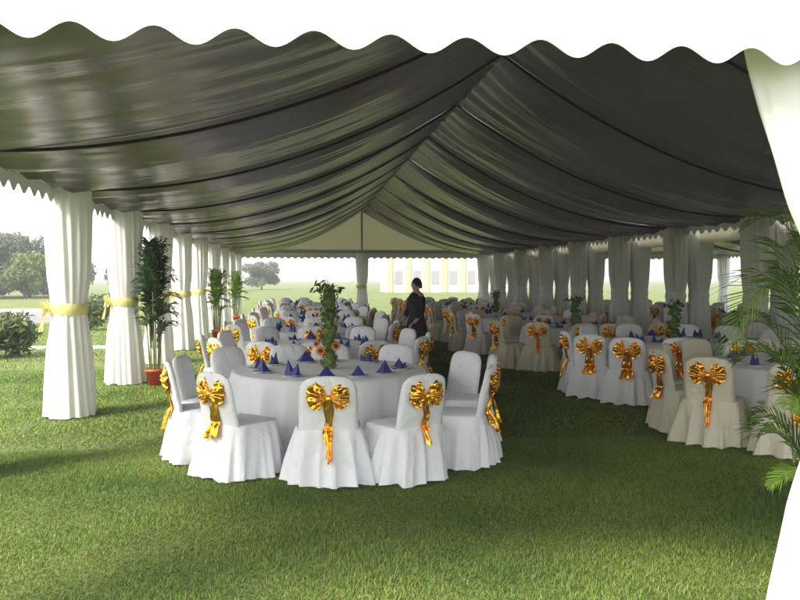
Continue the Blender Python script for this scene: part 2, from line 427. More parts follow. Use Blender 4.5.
for i, y in enumerate(RAFT):
    if i >= 2: column(XL + DX2 + .05, y, (i + 2) % 4, 'shaded curtain around the %s near side post of the second tent' % ORD[i], 'curtains tied around the posts of the second tent', plain=True)
    if i >= 3: column(XR + DX2 - .03, y, i % 4, 'backlit curtain around the %s far side post of the second tent' % ORD[i], 'curtains tied around the posts of the second tent', True, True)
column(XM, Y1 - .12, 2, 'grey shaded curtain around the middle post of the far gable', 'curtains tied around gable posts')
# near gable, wide curtain tied back to the middle post (right edge of the photograph)
NPROF = [(2.80, .72), (2.6, .69), (2.41, .65), (2.02, .54), (1.82, .45), (1.6, .34), (1.33, .25), (1.1, .36), (.9, .46), (.74, .51), (.37, .59), (.0, .65)]
up, lo = curtain_meshes(77, 1, .16, NPROF, 1.33, 2.775, pleats=22, amp=.006)
t = empty('gable_curtain', (XM, Y0 + .11, 0)); tag(t, 'wide bright white curtain tied back at the near gable post, right edge', 'curtain', 'curtains tied around gable posts')
up.build('upper_curtain', M['curtain'], t); lo.build('curtain_skirt', M['curtain'], t)
a, b = tie_mesh(.225, .062, 1.33, 1); a.build('tie_band', M['tie'], t)

# ------------------------------------------------------------------ chairs
def srect(a, hx, hy, p=4.5):
    c, s = math.cos(a), math.sin(a)
    k = (abs(c / hx) ** p + abs(s / hy) ** p) ** (-1 / p)
    return c * k, s * k
def chair_meshes(seed, cm):
    rng = random.Random(seed); N = 176
    # skirt (floor-length, pleated, flares out)
    ws = wav(rng, 4, 7, 15); wc = wav(rng, 2, 2, 4); P = []; H = 16; fk = [(rng.randint(3, 5), rng.uniform(0, 6.28)), (rng.randint(5, 8), rng.uniform(0, 6.28))]
    asym = rng.uniform(-.03, .03)
    for i in range(H + 1):
        u = i / H; z = .462 * (1 - u) + .012; row = []
        for k in range(N):
            a = 2 * math.pi * k / N
            hx = .262 + .100 * u ** .7; hyb = .245 + .095 * u ** .7
            x, y = srect(a, hx, hyb, 5 - 2.2 * u)
            cornerness = sum(math.exp(-((a - c + math.pi) % (2 * math.pi) - math.pi) ** 2 / .010) for c in (.80, 2.34, 3.94, 5.48))
            fold = sum((1 - abs(math.sin(k_ * a / 1.0 + p_ + .25 * u)) ** .7) for k_, p_ in fk) / 2 - .25
            f = 1 + u ** .9 * (.18 * ev(ws, a + .12 * u) + .42 * fold + .07 * ev(wc, a + .3 * u)) - .20 * min(1, u * 1.6) * cornerness * (1 - .3 * u)
            row.append((x * f + asym * u, (y * f if y > 0 else y * (f * .8 + .2)), z + (.014 * ev(wc, 3 * a) + .012 if i == H else 0)))
        P.append(row)
    sk = MB(); sk.grid(P, True)
    # seat: soft domed cushion cover
    st = MB(); P2 = []
    for i in range(9):
        u = i / 8; r = math.sin(u * math.pi / 2) if u else 0.001
        row = []
        for k in range(N // 2):
            a = 4 * math.pi * k / N
            x, y = srect(a, .266 * r + .0005, .249 * r + .0005, 5)
            row.append((x, y, .455 + .035 * (1 - u ** 3) + .003 * math.sin(9 * x * 10 + seed) * u))
        P2.append(row)
    P2.append([(x * .999, y * .999, .43) for x, y, z in P2[-1]])
    st.grid(P2, True)
    # back: slab with a rounded top, leaning back, slightly crumpled
    bk = MB(); P3 = []; wb = wav(rng, 3, 2, 5); zt = .915
    lv = [.40, .44, .50, .56, .62, .68, .73, .77, .80, .83, .855, .875, .89, .902, .910, .914]
    for z in lv:
        q = max(0, (z - .76) / (zt - .76))
        hw = (.242 + .006 * math.sin((z - .4) * 6) - .03 * (z - .4)) * (1 - q ** 3.4) ** (1 / 2.9)
        th = .034 * (1 - max(0, q) ** 6) ** .5 * 1.0
        yc = -.205 - (z - .44) * .20
        row = []
        for k in range(48):
            a = 2 * math.pi * k / 48
            x, y = srect(a, max(hw, .002), max(th, .002), 3.4)
            wr = .007 * ev(wb, a * 2 + z * 9) + .003 * math.sin(x * 40 + z * 25 + seed)
            row.append((x, yc + y + wr * (1 if y < 0 else .5), z))
        P3.append(row)
    bk.grid(P3, True); bk.fan(P3[-1], (0, -.205 - (zt - .44) * .20, zt))
    # loose panel that falls from the back edge over the skirt
    return (sk.mesh('skirt', cm), st.mesh('seat_cover', cm), bk.mesh('back_cover', cm))

def back_y(z): return -.205 - (z - .44) * .20 - .036
def bow_meshes(seed, gm, kind):
    rng = random.Random(seed); zc = .735; yb = back_y(zc)
    out = []
    for sg in (-1, 1):
        mb = MB(); nr, na = 14, 36; L0 = rng.uniform(.168, .188); rot = rng.uniform(-.08, .12)
        ph = rng.uniform(0, 6.28)
        for face in (0, 1):
            P = []
            for i in range(nr + 1):
                r = i / nr; row = []
                for j in range(na + 1):
                    q = j / na; a = R(-60) + R(134) * q + rot
                    rag = 1 + .025 * math.sin(11 * q * math.pi + ph) + .03 * math.sin(17 * q + ph)
                    L = L0 * (1.0 - .20 * abs(2 * q - 1.45) ** 1.6) * rag
                    x = sg * (.012 + math.cos(a) * L * r); z = zc + math.sin(a) * L * r * .95 - .01 * r
                    puff = .048 * math.sin(math.pi * r ** .8) * math.sin(math.pi * min(1, max(0, q))) ** .5
                    pl = .013 * r * math.sin(q * math.pi * 9 + ph) + .004 * r * math.sin(q * 45 + 9 * r) + .006 * math.sin(17 * r + 5 * q + ph)
                    y = yb - .012 - (puff + pl if face == 0 else .002) * 1.0
                    row.append((x, y, z))
                P.append(row)
            mb.grid(P if face == 0 else P[::-1])
        out.append(('bow_loop', mb.mesh('bow_loop', gm)))
    kb = MB(); P = []
    for i in range(9):
        th = math.pi * i / 8
        P.append([(.026 * math.sin(th) * math.cos(2 * math.pi * k / 12) * (1 + .15 * math.sin(3 * k)), yb - .03 + .024 * math.sin(th) * math.sin(2 * math.pi * k / 12), zc + .032 * math.cos(th)) for k in range(12)])
    kb.grid(P, True); out.append(('bow_knot', kb.mesh('bow_knot', gm)))
    tl = MB()
    strips = {0: [(0.0, .50, .066, .036, .0)], 1: [(-.012, .36, .03, .085, -.02), (.012, .34, .03, .075, .02)],
              2: [(.0, .38, .030, .034, .012), (.008, .27, .028, .040, .02)], 3: [(-.01, .34, .03, .05, -.05), (.01, .42, .03, .04, .03)]}[kind]
    for n_, (x0, ln, w0, w1, dx) in enumerate(strips):
        ph = rng.uniform(0, 6.28); P = []
        rows = 22
        for i in range(rows + 1):
            t = i / rows; z = zc - .02 - ln * t; row = []
            wd = w0 + (w1 - w0) * t
            if kind == 0: wd = w0 * (.75 + 1.6 * t if t < .28 else 1.2) * (1 - t * .55) * (1 + .25 * math.sin(t * 14))
            if t > .93 and kind in (0, 3): wd *= .35
            for j in range(11):
                q = j / 10 - .5
                row.append((x0 + dx * t + q * 2 * wd * (.8 if kind else .6) + .006 * math.sin(t * 11 + ph), (back_y(z) if z > .47 else min(back_y(z), -.262 - .13 * ((.475 - z) / .46) ** .7)) - .014 - .008 * n_ - .014 * math.cos(q * 9 + 3 * t + ph) * (.4 + t) - .003 * math.sin(t * 19 + ph + 6 * q), z))
            P.append(row)
        tl.grid(P)
    out.append(('bow_tail', tl.mesh('bow_tail', gm)))
    return out

CM = {('white', i): chair_meshes(200 + i, M['cover_white']) for i in range(5)}
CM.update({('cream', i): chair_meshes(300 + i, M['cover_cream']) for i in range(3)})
BW = {(c, i): bow_meshes(500 + i * 7, M['gold'] if c == 'white' else M['gold_orange'], i) for c in ('white', 'cream') for i in range(4)}
def build_chair(colour, v, b):
    t = empty('banquet_chair')
    sk, st, bk = CM[(colour if colour != 'white2' else 'white', v)]
    link('skirt', sk, t); link('seat_cover', st, t); link('back_cover', bk, t)
    bw = None
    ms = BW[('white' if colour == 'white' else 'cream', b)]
    kn = link('bow', ms[2][1], t)
    for nme, me in (ms[0], ms[1], ms[3]): link(nme, me, kn)
    return t
PROTO = {}
def chair(x, y, face, colour, v, b, label, group):
    """face: direction (radians) the sitter looks"""
    key = (colour, v, b)
    if key not in PROTO: t = PROTO[key] = build_chair(*key)
    else: t = copy_tree(PROTO[key])
    t.location = (x, y, 0); t.rotation_euler = (0, 0, face - math.pi / 2)
    tag(t, label, 'chair', group); return t

# ------------------------------------------------------------------ tables
def table_mesh(seed, zb=.015, rt=1.0, flare=.09, zt=.755, amp=.045):
    rng = random.Random(seed); N = 200; mb = MB(); ws = wav(rng, 5, 11, 24); P = []
    for r in (.02, .3, .6, .85, .95, .985): P.append([(r * rt * math.cos(2 * math.pi * k / N), r * rt * math.sin(2 * math.pi * k / N), zt) for k in range(N)])
    P.append([(rt * math.cos(2 * math.pi * k / N), rt * math.sin(2 * math.pi * k / N), zt - .006) for k in range(N)])
    H = 14
    for i in range(1, H + 1):
        u = i / H; z = zt - .006 - (zt - .006 - zb) * u
        row = []; fk = ((9, seed), (14, seed * 2.0))
        for k in range(N):
            a = 2 * math.pi * k / N; q = ev(ws, a) * .8 + .9 * (sum((1 - abs(math.sin(k_ * a + p_ + .3 * math.sin(3 * a))) ** .6) for k_, p_ in fk) / 2 - .2); q = math.copysign(abs(q) ** .8, q)
            r = rt + .008 + flare * u ** .8 * .6 + amp * 2.0 * (u ** .7) * q
            row.append((r * math.cos(a), r * math.sin(a), z))
        P.append(row)
    mb.grid(P, True); mb.fan(P[0], (0, 0, zt)); return mb
tcl = [table_mesh(600 + i).mesh('tablecloth', M['table_white']) for i in range(3)]
tover = table_mesh(620, zb=.44, rt=1.012, zt=.760, amp=.018).mesh('top_cloth', M['table_white'])
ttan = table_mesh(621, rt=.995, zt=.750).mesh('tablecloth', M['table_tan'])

def napkin_mesh(kind):
    mb = MB()
    if kind == 0:     # two tall points folded up from a base
        for sx, h, lean in ((-.028, .15, -.03), (.028, .125, .045)):
            mb.add([(sx - .045, -.03, 0), (sx + .045, -.03, 0), (sx + .045, .03, 0), (sx - .045, .03, 0), (sx + lean, 0, h), (sx + lean * .4 + .012, -.012, h * .45), (sx + lean * .4 - .018, .016, h * .5)],
                   [(0, 1, 5), (1, 4, 5), (0, 5, 4), (1, 2, 4), (2, 3, 6), (3, 4, 6), (2, 6, 4), (3, 0, 4), (3, 2, 1, 0)])
    elif kind == 1:   # pyramid
        mb.add([(-.085, -.03, 0), (.085, -.03, 0), (.06, .06, 0), (-.06, .06, 0), (0, .0, .125), (0, -.045, .004)],
               [(0, 5, 4), (5, 1, 4), (1, 2, 4), (2, 3, 4), (3, 0, 4), (3, 2, 1, 5, 0)])
    else:             # reclining wing and a peak
        mb.add([(-.13, -.01, .008), (-.03, -.04, 0), (.05, -.04, 0), (.05, .03, 0), (-.03, .03, 0), (.0, 0, .12), (-.15, .0, .03)],
               [(1, 2, 5), (2, 3, 5), (3, 4, 5), (4, 1, 5), (0, 1, 6), (4, 0, 6), (1, 4, 6), (0, 4, 3, 2, 1)])
        mb.add([(.0, -.03, .0), (.10, -.02, .0), (.10, .03, .0), (.0, .03, 0), (.115, .0, .075)], [(0, 1, 4), (1, 2, 4), (2, 3, 4), (3, 0, 4), (3, 2, 1, 0)])
    return mb.mesh('folded_napkin', M['blue'], False)
NAP = [napkin_mesh(i) for i in range(3)]
pm = MB(); pm.lathe([(.001, .006), (.055, .006), (.075, .012), (.098, .017), (.099, .015), (.07, .004), (.05, 0), (.001, 0)], 32)
PLATE = pm.mesh('plate', M['china'])

def sunflower(parent, p, nrm, r=.055):
    nrm = Vector(nrm).normalized(); q = nrm.to_track_quat('Z', 'Y').to_matrix()
    mb = MB()
    for ring, (n, L, off) in enumerate(((16, r, 0), (14, r * .82, .2))):
        for k in range(n):
            a = 2 * math.pi * k / n + off; d = Vector((math.cos(a), math.sin(a), 0)); s = Vector((-math.sin(a), math.cos(a), 0))
            pts = [d * r * .3, d * L * .65 + s * r * .13 + Vector((0, 0, .010)), d * L + Vector((0, 0, .0 - .004 * (k % 3))), d * L * .65 - s * r * .13 + Vector((0, 0, .010))]
            mb.add([q @ (v + Vector((0, 0, .004 * ring))) + Vector(p) for v in pts], [(0, 1, 2, 3)])
    o = mb.build('sunflower', M['petal'], parent, False)
    c = MB(); rows = [[q @ Vector((r * .38 * math.sin(th) * math.cos(2 * math.pi * k / 14), r * .38 * math.sin(th) * math.sin(2 * math.pi * k / 14), .006 + r * .2 * math.cos(th))) + Vector(p) for k in range(14)] for th in [math.pi / 2 * i / 4 for i in range(5)]]
    c.grid(rows, True); c.build('seed_head', M['seed'], o)
def leaf_cloud(rng, pts, size, flat=.0):
    mb = MB()
    for p in pts:
        n = Vector((rng.gauss(0, 1), rng.gauss(0, 1), rng.gauss(0, 1) + flat)).normalized(); u = n.orthogonal().normalized(); v = n.cross(u)
        a = rng.uniform(0, 6.28); u, v = u * math.cos(a) + v * math.sin(a), v * math.cos(a) - u * math.sin(a)
        s = size * rng.uniform(.6, 1.3); p = Vector(p)
        mb.add([p - u * s, p + v * s * .38 + n * s * .12, p + u * s, p - v * s * .38 + n * s * .12], [(0, 1, 2, 3)])
    return mb
def centrepiece(x, y, h, label, detail=True, seed=1):
    rng = random.Random(seed)
    t = empty('flower_column', (x, y, .757)); tag(t, label, 'centrepiece', 'flower columns standing on the tables')
    mb = MB(); prof = []
    for i in range(25):
        u = i / 24; prof.append((.055 + .014 * math.sin(u * 16) + .008 * math.sin(u * 41) , h * u))
    mb.lathe(prof, 20); mb.fan([(.055 * math.cos(2 * math.pi * k / 12), .055 * math.sin(2 * math.pi * k / 12), h) for k in range(12)], (0, 0, h + .01))
    mb.build('column', M['wrap'], t)
    pts = []
    for _ in range(420 if detail else 90):
        a = rng.uniform(0, 6.28); r = rng.uniform(.05, .095); pts.append((r * math.cos(a), r * math.sin(a), rng.uniform(.02, h)))
    leaf_cloud(rng, pts, .028 if detail else .05).build('leaves', M['leaf'], t, False)
    mb = leaf_cloud(rng, [(rng.gauss(0, .08), rng.gauss(0, .08), h + abs(rng.gauss(.0, .04))) for _ in range(110 if detail else 40)], .04 if detail else .05)
    mb.build('top_foliage', M['leaf'], t, False)
    if detail:
        for (dx, dy, z, r) in ((-.09, -.05, .19, .062), (.065, -.08, .24, .058), (-.13, -.02, .26, .045)):
            sunflower(t, (dx, dy, z), (dx * 2, -1, .25), r)
    return t

HOURS = ['twelve', 'one', 'two', 'three', 'four', 'five', 'six', 'seven', 'eight', 'nine', 'ten', 'eleven']
rngT = random.Random(21)
def table(x, y, tname, rowgroup, colour, chairs=None, names=None, style='white', centre=True, detail=True, seed=1, plates=True, rr=1.50, extra=None):
    t = empty('round_table', (x, y, 0), rngT.uniform(0, 6.28))
    tag(t, 'round banquet table under a floor length cloth, %s' % tname, 'table', rowgroup)
    if style == 'tan':
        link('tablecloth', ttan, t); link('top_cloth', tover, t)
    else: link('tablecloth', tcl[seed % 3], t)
    if chairs is None:
        chairs = [(-90 - 30 * i + rngT.uniform(-5, 5), rr + rngT.uniform(-.08, .08)) for i in range(12)]
        hrs = [HOURS[(6 + i) % 12] for i in range(12)]
    else: hrs = [HOURS[(6 + i) % 12] for i in range(12)]
    if extra:
        for k, v_ in extra.items(): chairs[k] = v_
    for i, ch in enumerate(chairs):
        if len(ch) == 3:                                    # where the chair's back stands, and the way it faces
            f_ = R(ch[2]); px, py = ch[0] + .29 * math.cos(f_), ch[1] + .29 * math.sin(f_); a = math.atan2(py - y, px - x)
        else: a = R(ch[0]); px, py = x + ch[1] * math.cos(a), y + ch[1] * math.sin(a); f_ = None
        col = colour if isinstance(colour, str) else colour[i % len(colour)]
        v = rngT.randrange(5 if col != 'cream' else 3)
        b = rngT.randrange(4)
        if names: lab, b, v = names[i][0], names[i][1], i % 5 if col != 'cream' else i % 3
        else: lab = '%s chair with gold bow, %s o\'clock seat of %s' % ('cream covered' if col == 'cream' else 'white covered', hrs[i], tname)
        chair(px, py, f_ if f_ is not None else a + math.pi + R(rngT.uniform(-7, 7)), col, v, b, lab, 'covered chairs with gold bows')
        # place setting
        if len(chairs) > 9 and not plates and i % 4 == 3: continue
        nr = .72 + rngT.uniform(-.03, .03); aa = a + R(rngT.uniform(-4, 4))
        place = ('in front of ' + names[i][2]) if names else '%s o\'clock seat of %s' % (hrs[i], tname)
        zt = .761 if style != 'tan' else .766
        k = rngT.randrange(3)
        if plates:
            p = link('plate', PLATE, None, (x + nr * math.cos(aa), y + nr * math.sin(aa), zt - .004)); tag(p, 'white plate, ' + place, 'plate', 'plates on the tables')
            zt += .003
        o = link('folded_napkin', NAP[k], None, (x + nr * math.cos(aa), y + nr * math.sin(aa), zt)); o.rotation_euler.z = aa + math.pi / 2 + rngT.uniform(-.5, .5)
        s = rngT.uniform(.8, 1.15) * .98; o.scale = (s * rngT.uniform(.9, 1.2), s, s * rngT.uniform(.8, 1.1))
        tag(o, 'blue napkin, ' + place, 'napkin', 'blue napkins on the tables')
    if centre: centrepiece(x, y, .80 if detail else .50, 'green column with %s on %s' % ('sunflowers' if detail else 'foliage', tname), detail, seed)

T1 = [(.207, 6.27, 88), (-.745, 6.66, 44), (-1.24, 7.50, 14), (-1.23, 8.20, -12), (-.86, 9.12, -50), (-.16, 9.42, -75), (.34, 9.45, -95), (1.12, 9.21, -122), (1.76, 8.235, 212), (1.95, 7.84, 172), (1.70, 6.90, 157), (1.00, 6.32, 119)]
N1 = [('white chair seen square from behind, its gold bow ending in one long point', 0, 'the chair seen square from behind'),
      ('white chair with wide flared gold bow tail, left of the nearest middle chair', 1, 'the chair with the wide bow tail'),
      ('leftmost white chair of the nearest table, seen from the side on sunny grass', 3, 'the leftmost chair of the nearest table'),
      ('white chair facing right, second from the left edge of the nearest table', 1, 'the second chair from the left of the nearest table'),
      ('white chair with grey shaded front at the nearest table\'s far left', 0, 'the grey fronted chair at far left of the nearest table'),
      ('white chair behind the nearest table, left of the sunflower column', 2, 'the chair left behind the sunflower column'),
      ('white chair directly behind the nearest table\'s sunflower column', 3, 'the chair directly behind the sunflower column'),
      ('white chair behind the nearest table, right of the sunflower column', 2, 'the chair right behind the sunflower column'),
      ('white chair facing left on the aisle side of the nearest table', 1, 'the aisle chair facing left at the nearest table'),
      ('white chair seen edge on between its two aisle side neighbours, nearest table', 0, 'the edge on aisle chair of the nearest table'),
      ('rightmost white chair of the nearest table, gold bow hanging towards the aisle', 3, 'the rightmost chair of the nearest table'),
      ('white chair turned left with a narrow gold bow strip, nearest table', 2, 'the chair with the narrow bow strip')]
table(.28, 8.15, 'the nearest in the left row', 'round tables of the left row', 'white', T1, N1, seed=1)
yy = 11.3
for i in range(7):
    table(.28 + rngT.uniform(-.1, .1), yy, 'the left row\'s %s table' % ORD[i + 1], 'round tables of the left row', 'white', seed=i + 2, centre=False, detail=False, plates=i < 1, rr=1.32)
    yy += 3.2
RTX = {0: {0: (5.3, 6.35, 92), 1: (4.55, 6.72, 66), 2: (4.02, 7.32, 52), 3: (3.94, 8.25, 2), 4: (4.38, 8.98, -35), 5: (5.1, 9.6, -80), 6: (6.06, 9.65, -112)},
       1: {1: (4.95, 9.75, 75), 2: (4.28, 9.88, 62), 3: (4.0, 10.5, 58), 4: (3.89, 11.2, 0)}, 2: {1: (4.9, 13.1, 80), 2: (4.2, 13.6, 62), 3: (3.6, 14.3, 15)}}
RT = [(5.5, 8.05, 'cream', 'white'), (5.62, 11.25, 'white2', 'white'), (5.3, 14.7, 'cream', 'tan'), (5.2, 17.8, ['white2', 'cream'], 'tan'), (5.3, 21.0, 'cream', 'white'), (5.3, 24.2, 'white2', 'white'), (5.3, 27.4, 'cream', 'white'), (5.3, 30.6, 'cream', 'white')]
for i, (x, y, c, st) in enumerate(RT):
    table(x, y, 'the right row\'s %s table' % ORD[i], 'round tables of the right row', c, seed=i + 3, centre=(i in (1, 2, 4)), detail=False, style=st, plates=i < 2, rr=1.42, extra=RTX.get(i))
for i in range(5):
    table(11.6 + .1 * i, 12.6 + 3.4 * i, 'the second tent\'s %s table' % ORD[i], 'round tables inside the second tent', ['cream', 'white2'][i % 2], seed=i, detail=False, plates=False, centre=(i == 1))

# ------------------------------------------------------------------ potted palms
def bez(p0, p1, p2, n): 
    p0, p1, p2 = Vector(p0), Vector(p1), Vector(p2)
    return [p0 * (1 - t) ** 2 + p1 * 2 * t * (1 - t) + p2 * t * t for t in [i / n for i in range(n + 1)]]
def frond(p0, p1, p2, n=26, L=.30, w=.016, rng=random, start=.22, lift=.25):
    mb = MB(); c = bez(p0, p1, p2, 24); mb.tube(c, [.007 * (1 - .75 * i / 24) for i in range(25)], 5)
    for i in range(n):
        t = start + (1 - start) * i / (n - 1); k = min(23, int(t * 24)); f = t * 24 - k
        p = c[k].lerp(c[k + 1], f); tan = (c[k + 1] - c[k]).normalized()
        side = tan.cross(Vector((0, 0, 1)))
        if side.length < .05: side = Vector((1, 0, 0))
        side.normalize(); upv = side.cross(tan)
        l = L * (math.sin(math.pi * (.18 + .80 * (t - start) / (1 - start))) ** .6) * rng.uniform(.85, 1.1)
        for sg in (-1, 1):
            d = (side * sg * .80 + tan * (.55 + .5 * t) + upv * lift * rng.uniform(.4, 1.2)).normalized()
            m = p + d * l * .55; e = p + d * l - Vector((0, 0, l * rng.uniform(.12, .35)))
            wv = tan * w * (.5 + .5 * (1 - t) + .2)
            mb.add([p - wv * .3, p + wv * .3, m + wv * .55, e, m - wv * .55], [(0, 1, 2, 4), (4, 2, 3)])
    return mb
def potted_palm(x, y, fronds, label, canes, rp=.14, hp=.26, matn='leaf', L=.30, n=26, w=.016):
    t = empty('potted_palm', (x, y, 0)); tag(t, label, 'potted plant', 'potted palms beside the posts')
    mb = MB(); mb.lathe([(.001, 0), (rp * .72, 0), (rp * .95, hp * .84), (rp * 1.06, hp * .84), (rp * 1.08, hp), (rp * .98, hp), (rp * .92, hp * .86), (rp * .9, hp * .8)], 32)
    mb.build('pot', M['terracotta'], t)
    mb = MB(); mb.lathe([(.001, hp * .86), (rp * .5, hp * .87), (rp * .93, hp * .84)], 24); mb.build('soil', M['soil'], t)
    rg = random.Random(int(x * 100 + y * 10))
    for i, (a, h, lean) in enumerate(canes):
        b = (rp * .5 * math.cos(a), rp * .5 * math.sin(a), hp * .8)
        mb = MB(); mb.tube(bez(b, (b[0] * 1.5, b[1] * 1.5, h * .6), (b[0] + lean * math.cos(a), b[1] + lean * math.sin(a), h), 10), [.013 * (1 - .05 * k) for k in range(11)], 6); mb.build('cane', M['cane'], t)
    for (p0, p1, p2, s) in fronds:
        frond(p0, p1, p2, n, L * s, w, rg).build('frond', M[matn], t, False)
    return t
def auto_palm(x, y, H, nf, spread, label, matn, seed, rp=.14):
    rg = random.Random(seed); canes = []; fr = []
    for i in range(11): canes.append((i * 2.4, rg.uniform(.45, .72) * H, rg.uniform(.02, .12)))
    for i in range(nf):
        a = i * 2.39996 + rg.uniform(-.3, .3); q = i / nf; h0 = H * rg.uniform(.25, .60)
        up = H * (1.0 - .62 * q ** 1.3); s = spread * (.35 + .65 * q) * rg.uniform(.8, 1.15)
        c, sn = math.cos(a), math.sin(a)
        fr.append(((.05 * c, .05 * sn, h0), (s * .35 * c, s * .35 * sn, up * 1.02 + .12), (s * c, s * sn, up), 1.0))
    return potted_palm(x, y, fr, label, canes, rp=rp, matn=matn, L=.28, n=26, w=.026)
auto_palm(-2.33, 12.75, 2.28, 30, .40, 'tall dark leafy palm in an orange pot beside the third left post', 'leaf_dark', 5)
auto_palm(-2.36, 22.2, 1.9, 20, .5, 'palm in an orange pot between the sixth and seventh left posts', 'leaf', 6)
auto_palm(-2.5, 30.4, 1.9, 18, .5, 'farthest potted palm along the left posts', 'leaf', 7)
# near palm at the right edge: control points are metres from the pot
PX, PY = 2.95, 4.08
fr = []
def F(a, b, c, s=1.0): fr.append((a, b, c, s))
F((0, 0, .9), (-.03, .1, 2.35), (-.40, .2, 1.98), .8)
F((0, 0, .8), (.05, 0, 2.1), (-.20, -.1, 1.85), .8)
F((.02, 0, 1.0), (-.35, -.15, 2.15), (-.72, -.2, 1.33), 1.0)
F((0, 0, .6), (-.25, .0, 1.45), (-.44, .1, 1.24), .9)
F((0, 0, .6), (-.20, .1, 1.6), (-.36, .2, 1.42), .8)
F((0, 0, .5), (-.20, -.1, 1.25), (-.32, -.15, 1.0), .7)
F((0, 0, .45), (-.16, -.10, .75), (-.40, -.10, .56), .55)
F((0, 0, .3), (-.12, .15, 1.0), (-.28, .25, .85), .7)
F((0, 0, .5), (.15, .1, 1.5), (.35, .3, 1.5), 1.0)
F((0, 0, .5), (.25, -.1, 1.7), (.6, -.1, 1.5), 1.0)
F((0, 0, .6), (.05, .3, 2.0), (.1, .6, 1.9), 1.0)
F((0, 0, .6), (.1, .1, 2.0), (.3, .3, 2.1), 1.0)
F((0, 0, .6), (-.05, .1, 1.7), (-.18, .2, 1.72), .9)
F((0, 0, .4), (-.05, -.1, 1.3), (-.15, -.25, 1.35), .9)
F((0, 0, .4), (.0, .1, 1.2), (-.16, .2, 1.2), .9)
F((0, 0, .3), (-.1, .1, .9), (-.2, .3, .75), .9)
rg = random.Random(9)
potted_palm(PX, PY, fr, 'large feathery palm in an orange pot at the right edge, behind the bright curtain',
            [(i * 2.4, rg.uniform(.7, 1.1), rg.uniform(.02, .10)) for i in range(9)], rp=.17, hp=.32, matn='leaf', L=.36, n=34)

# ------------------------------------------------------------------ shrubs, trees, buildings beyond
def bush(x, y, r, h, label, m='bush', n=1400, seed=1, size=.07):
    rg = random.Random(seed); t = empty('shrub', (x, y, 0)); tag(t, label, 'shrub', 'shrubs on the lawn')
    mb = MB()
    for k in range(9):
        a = k * .7; mb.tube([(0, 0, 0), (r * .35 * math.cos(a), r * .35 * math.sin(a), h * .5), (r * .6 * math.cos(a), r * .6 * math.sin(a), h * .8)], [.02, .014, .006], 5)
    mb.build('stems', M['bark'], t)
    lobes = [(rg.uniform(-.45, .45) * r, rg.uniform(-.45, .45) * r, h * rg.uniform(.35, .68), rg.uniform(.40, .62)) for _ in range(11)]
    pts = []
    while len(pts) < n:
        lx, ly, lz, lr = rg.choice(lobes); d = Vector((rg.gauss(0, 1), rg.gauss(0, 1), rg.gauss(0, 1))).normalized() * (rg.random() ** .45)
        z = lz + d.z * h * .42
        if z > .03: pts.append((lx + d.x * lr * r, ly + d.y * lr * r, z))
    leaf_cloud(rg, pts, size).build('foliage', M[m], t, False)
bush(-6.55, 17.6, .95, 1.0, 'round leafy green shrub at the left edge of the lawn', seed=2, n=2400, size=.09)
bush(-6.9, 26.6, .8, 1.0, 'small shrub on the lawn seen just right of the first full curtain', seed=3, n=900, size=.09)
bush(-7.7, 31.2, .9, 1.1, 'small shrub near the road seen between the first two curtains', seed=4, n=900, size=.09)

def tree(x, y, H, r, label, m='tree', seed=1, n=6500, size=.24, group='trees behind the road'):
    rg = random.Random(seed); t = empty('tree', (x, y, 0)); tag(t, label, 'tree', group)
    mb = MB(); mb.tube([(0, 0, 0), (.05, .02, H * .3), (.0, .05, H * .62)], [.16, .12, .06], 8)
    for k in range(7):
        a = k * 2.4; z0 = H * rg.uniform(.28, .5); mb.tube([(0, 0, z0), (r * .4 * math.cos(a), r * .4 * math.sin(a), z0 + H * .15), (r * .7 * math.cos(a), r * .7 * math.sin(a), z0 + H * .28)], [.06, .04, .015], 5)
    mb.build('trunk', M['bark'], t)
    lobes = [(rg.uniform(-.6, .6) * r, rg.uniform(-.6, .6) * r, H * rg.uniform(.18, .82), rg.uniform(.30, .50)) for _ in range(18)]
    pts = []
    for _ in range(n):
        lx, ly, lz, lr = rg.choice(lobes); d = Vector((rg.gauss(0, 1), rg.gauss(0, 1), rg.gauss(0, 1))).normalized() * (rg.random() ** .4)
        pts.append((lx + d.x * lr * r, ly + d.y * lr * r, max(.3, lz + d.z * H * .17)))
    leaf_cloud(rg, pts, size).build('crown', M[m], t, False)
tr = [(-31.3, 70, 6.2, 3.0, 'tree'), (-27.6, 68, 6.0, 2.8, 'tree'), (-24.4, 74, 6.6, 3.0, 'tree'), (-33.5, 74, 7.4, 3.6, 'tree'), (-29.2, 76, 7.2, 3.4, 'tree'), (-26.0, 70, 6.5, 3.0, 'tree'), (-22.8, 68, 4.7, 1.9, 'tree_yellow'), (-21.3, 75, 6.8, 2.6, 'tree'), (-18.4, 86, 4.4, 2.6, 'tree'), (-14.6, 95, 4.2, 2.8, 'tree'), (-10.5, 104, 4.3, 3.0, 'tree'), (-6, 118, 4.8, 3.2, 'tree')]
tl = ['low bushy dark tree second in the left background', 'low bushy dark tree right of the tall ones, left background', 'dark bushy tree directly behind the yellow green one', 'leftmost dark tree behind the road', 'second dark tree from the left behind the road', 'broad dark tree behind the yellow green one, left background', 'small yellow green tree in front of the dark trees, left background',
      'dark tree just right of the yellow green one', 'low distant tree seen between the first two curtains', 'low distant tree seen right of the second curtain', 'low distant tree seen right of the third curtain', 'farthest low tree beyond the left posts']
for i, (x, y, H, r, m) in enumerate(tr): tree(x, y, H * .90, r, tl[i], m, 30 + i)

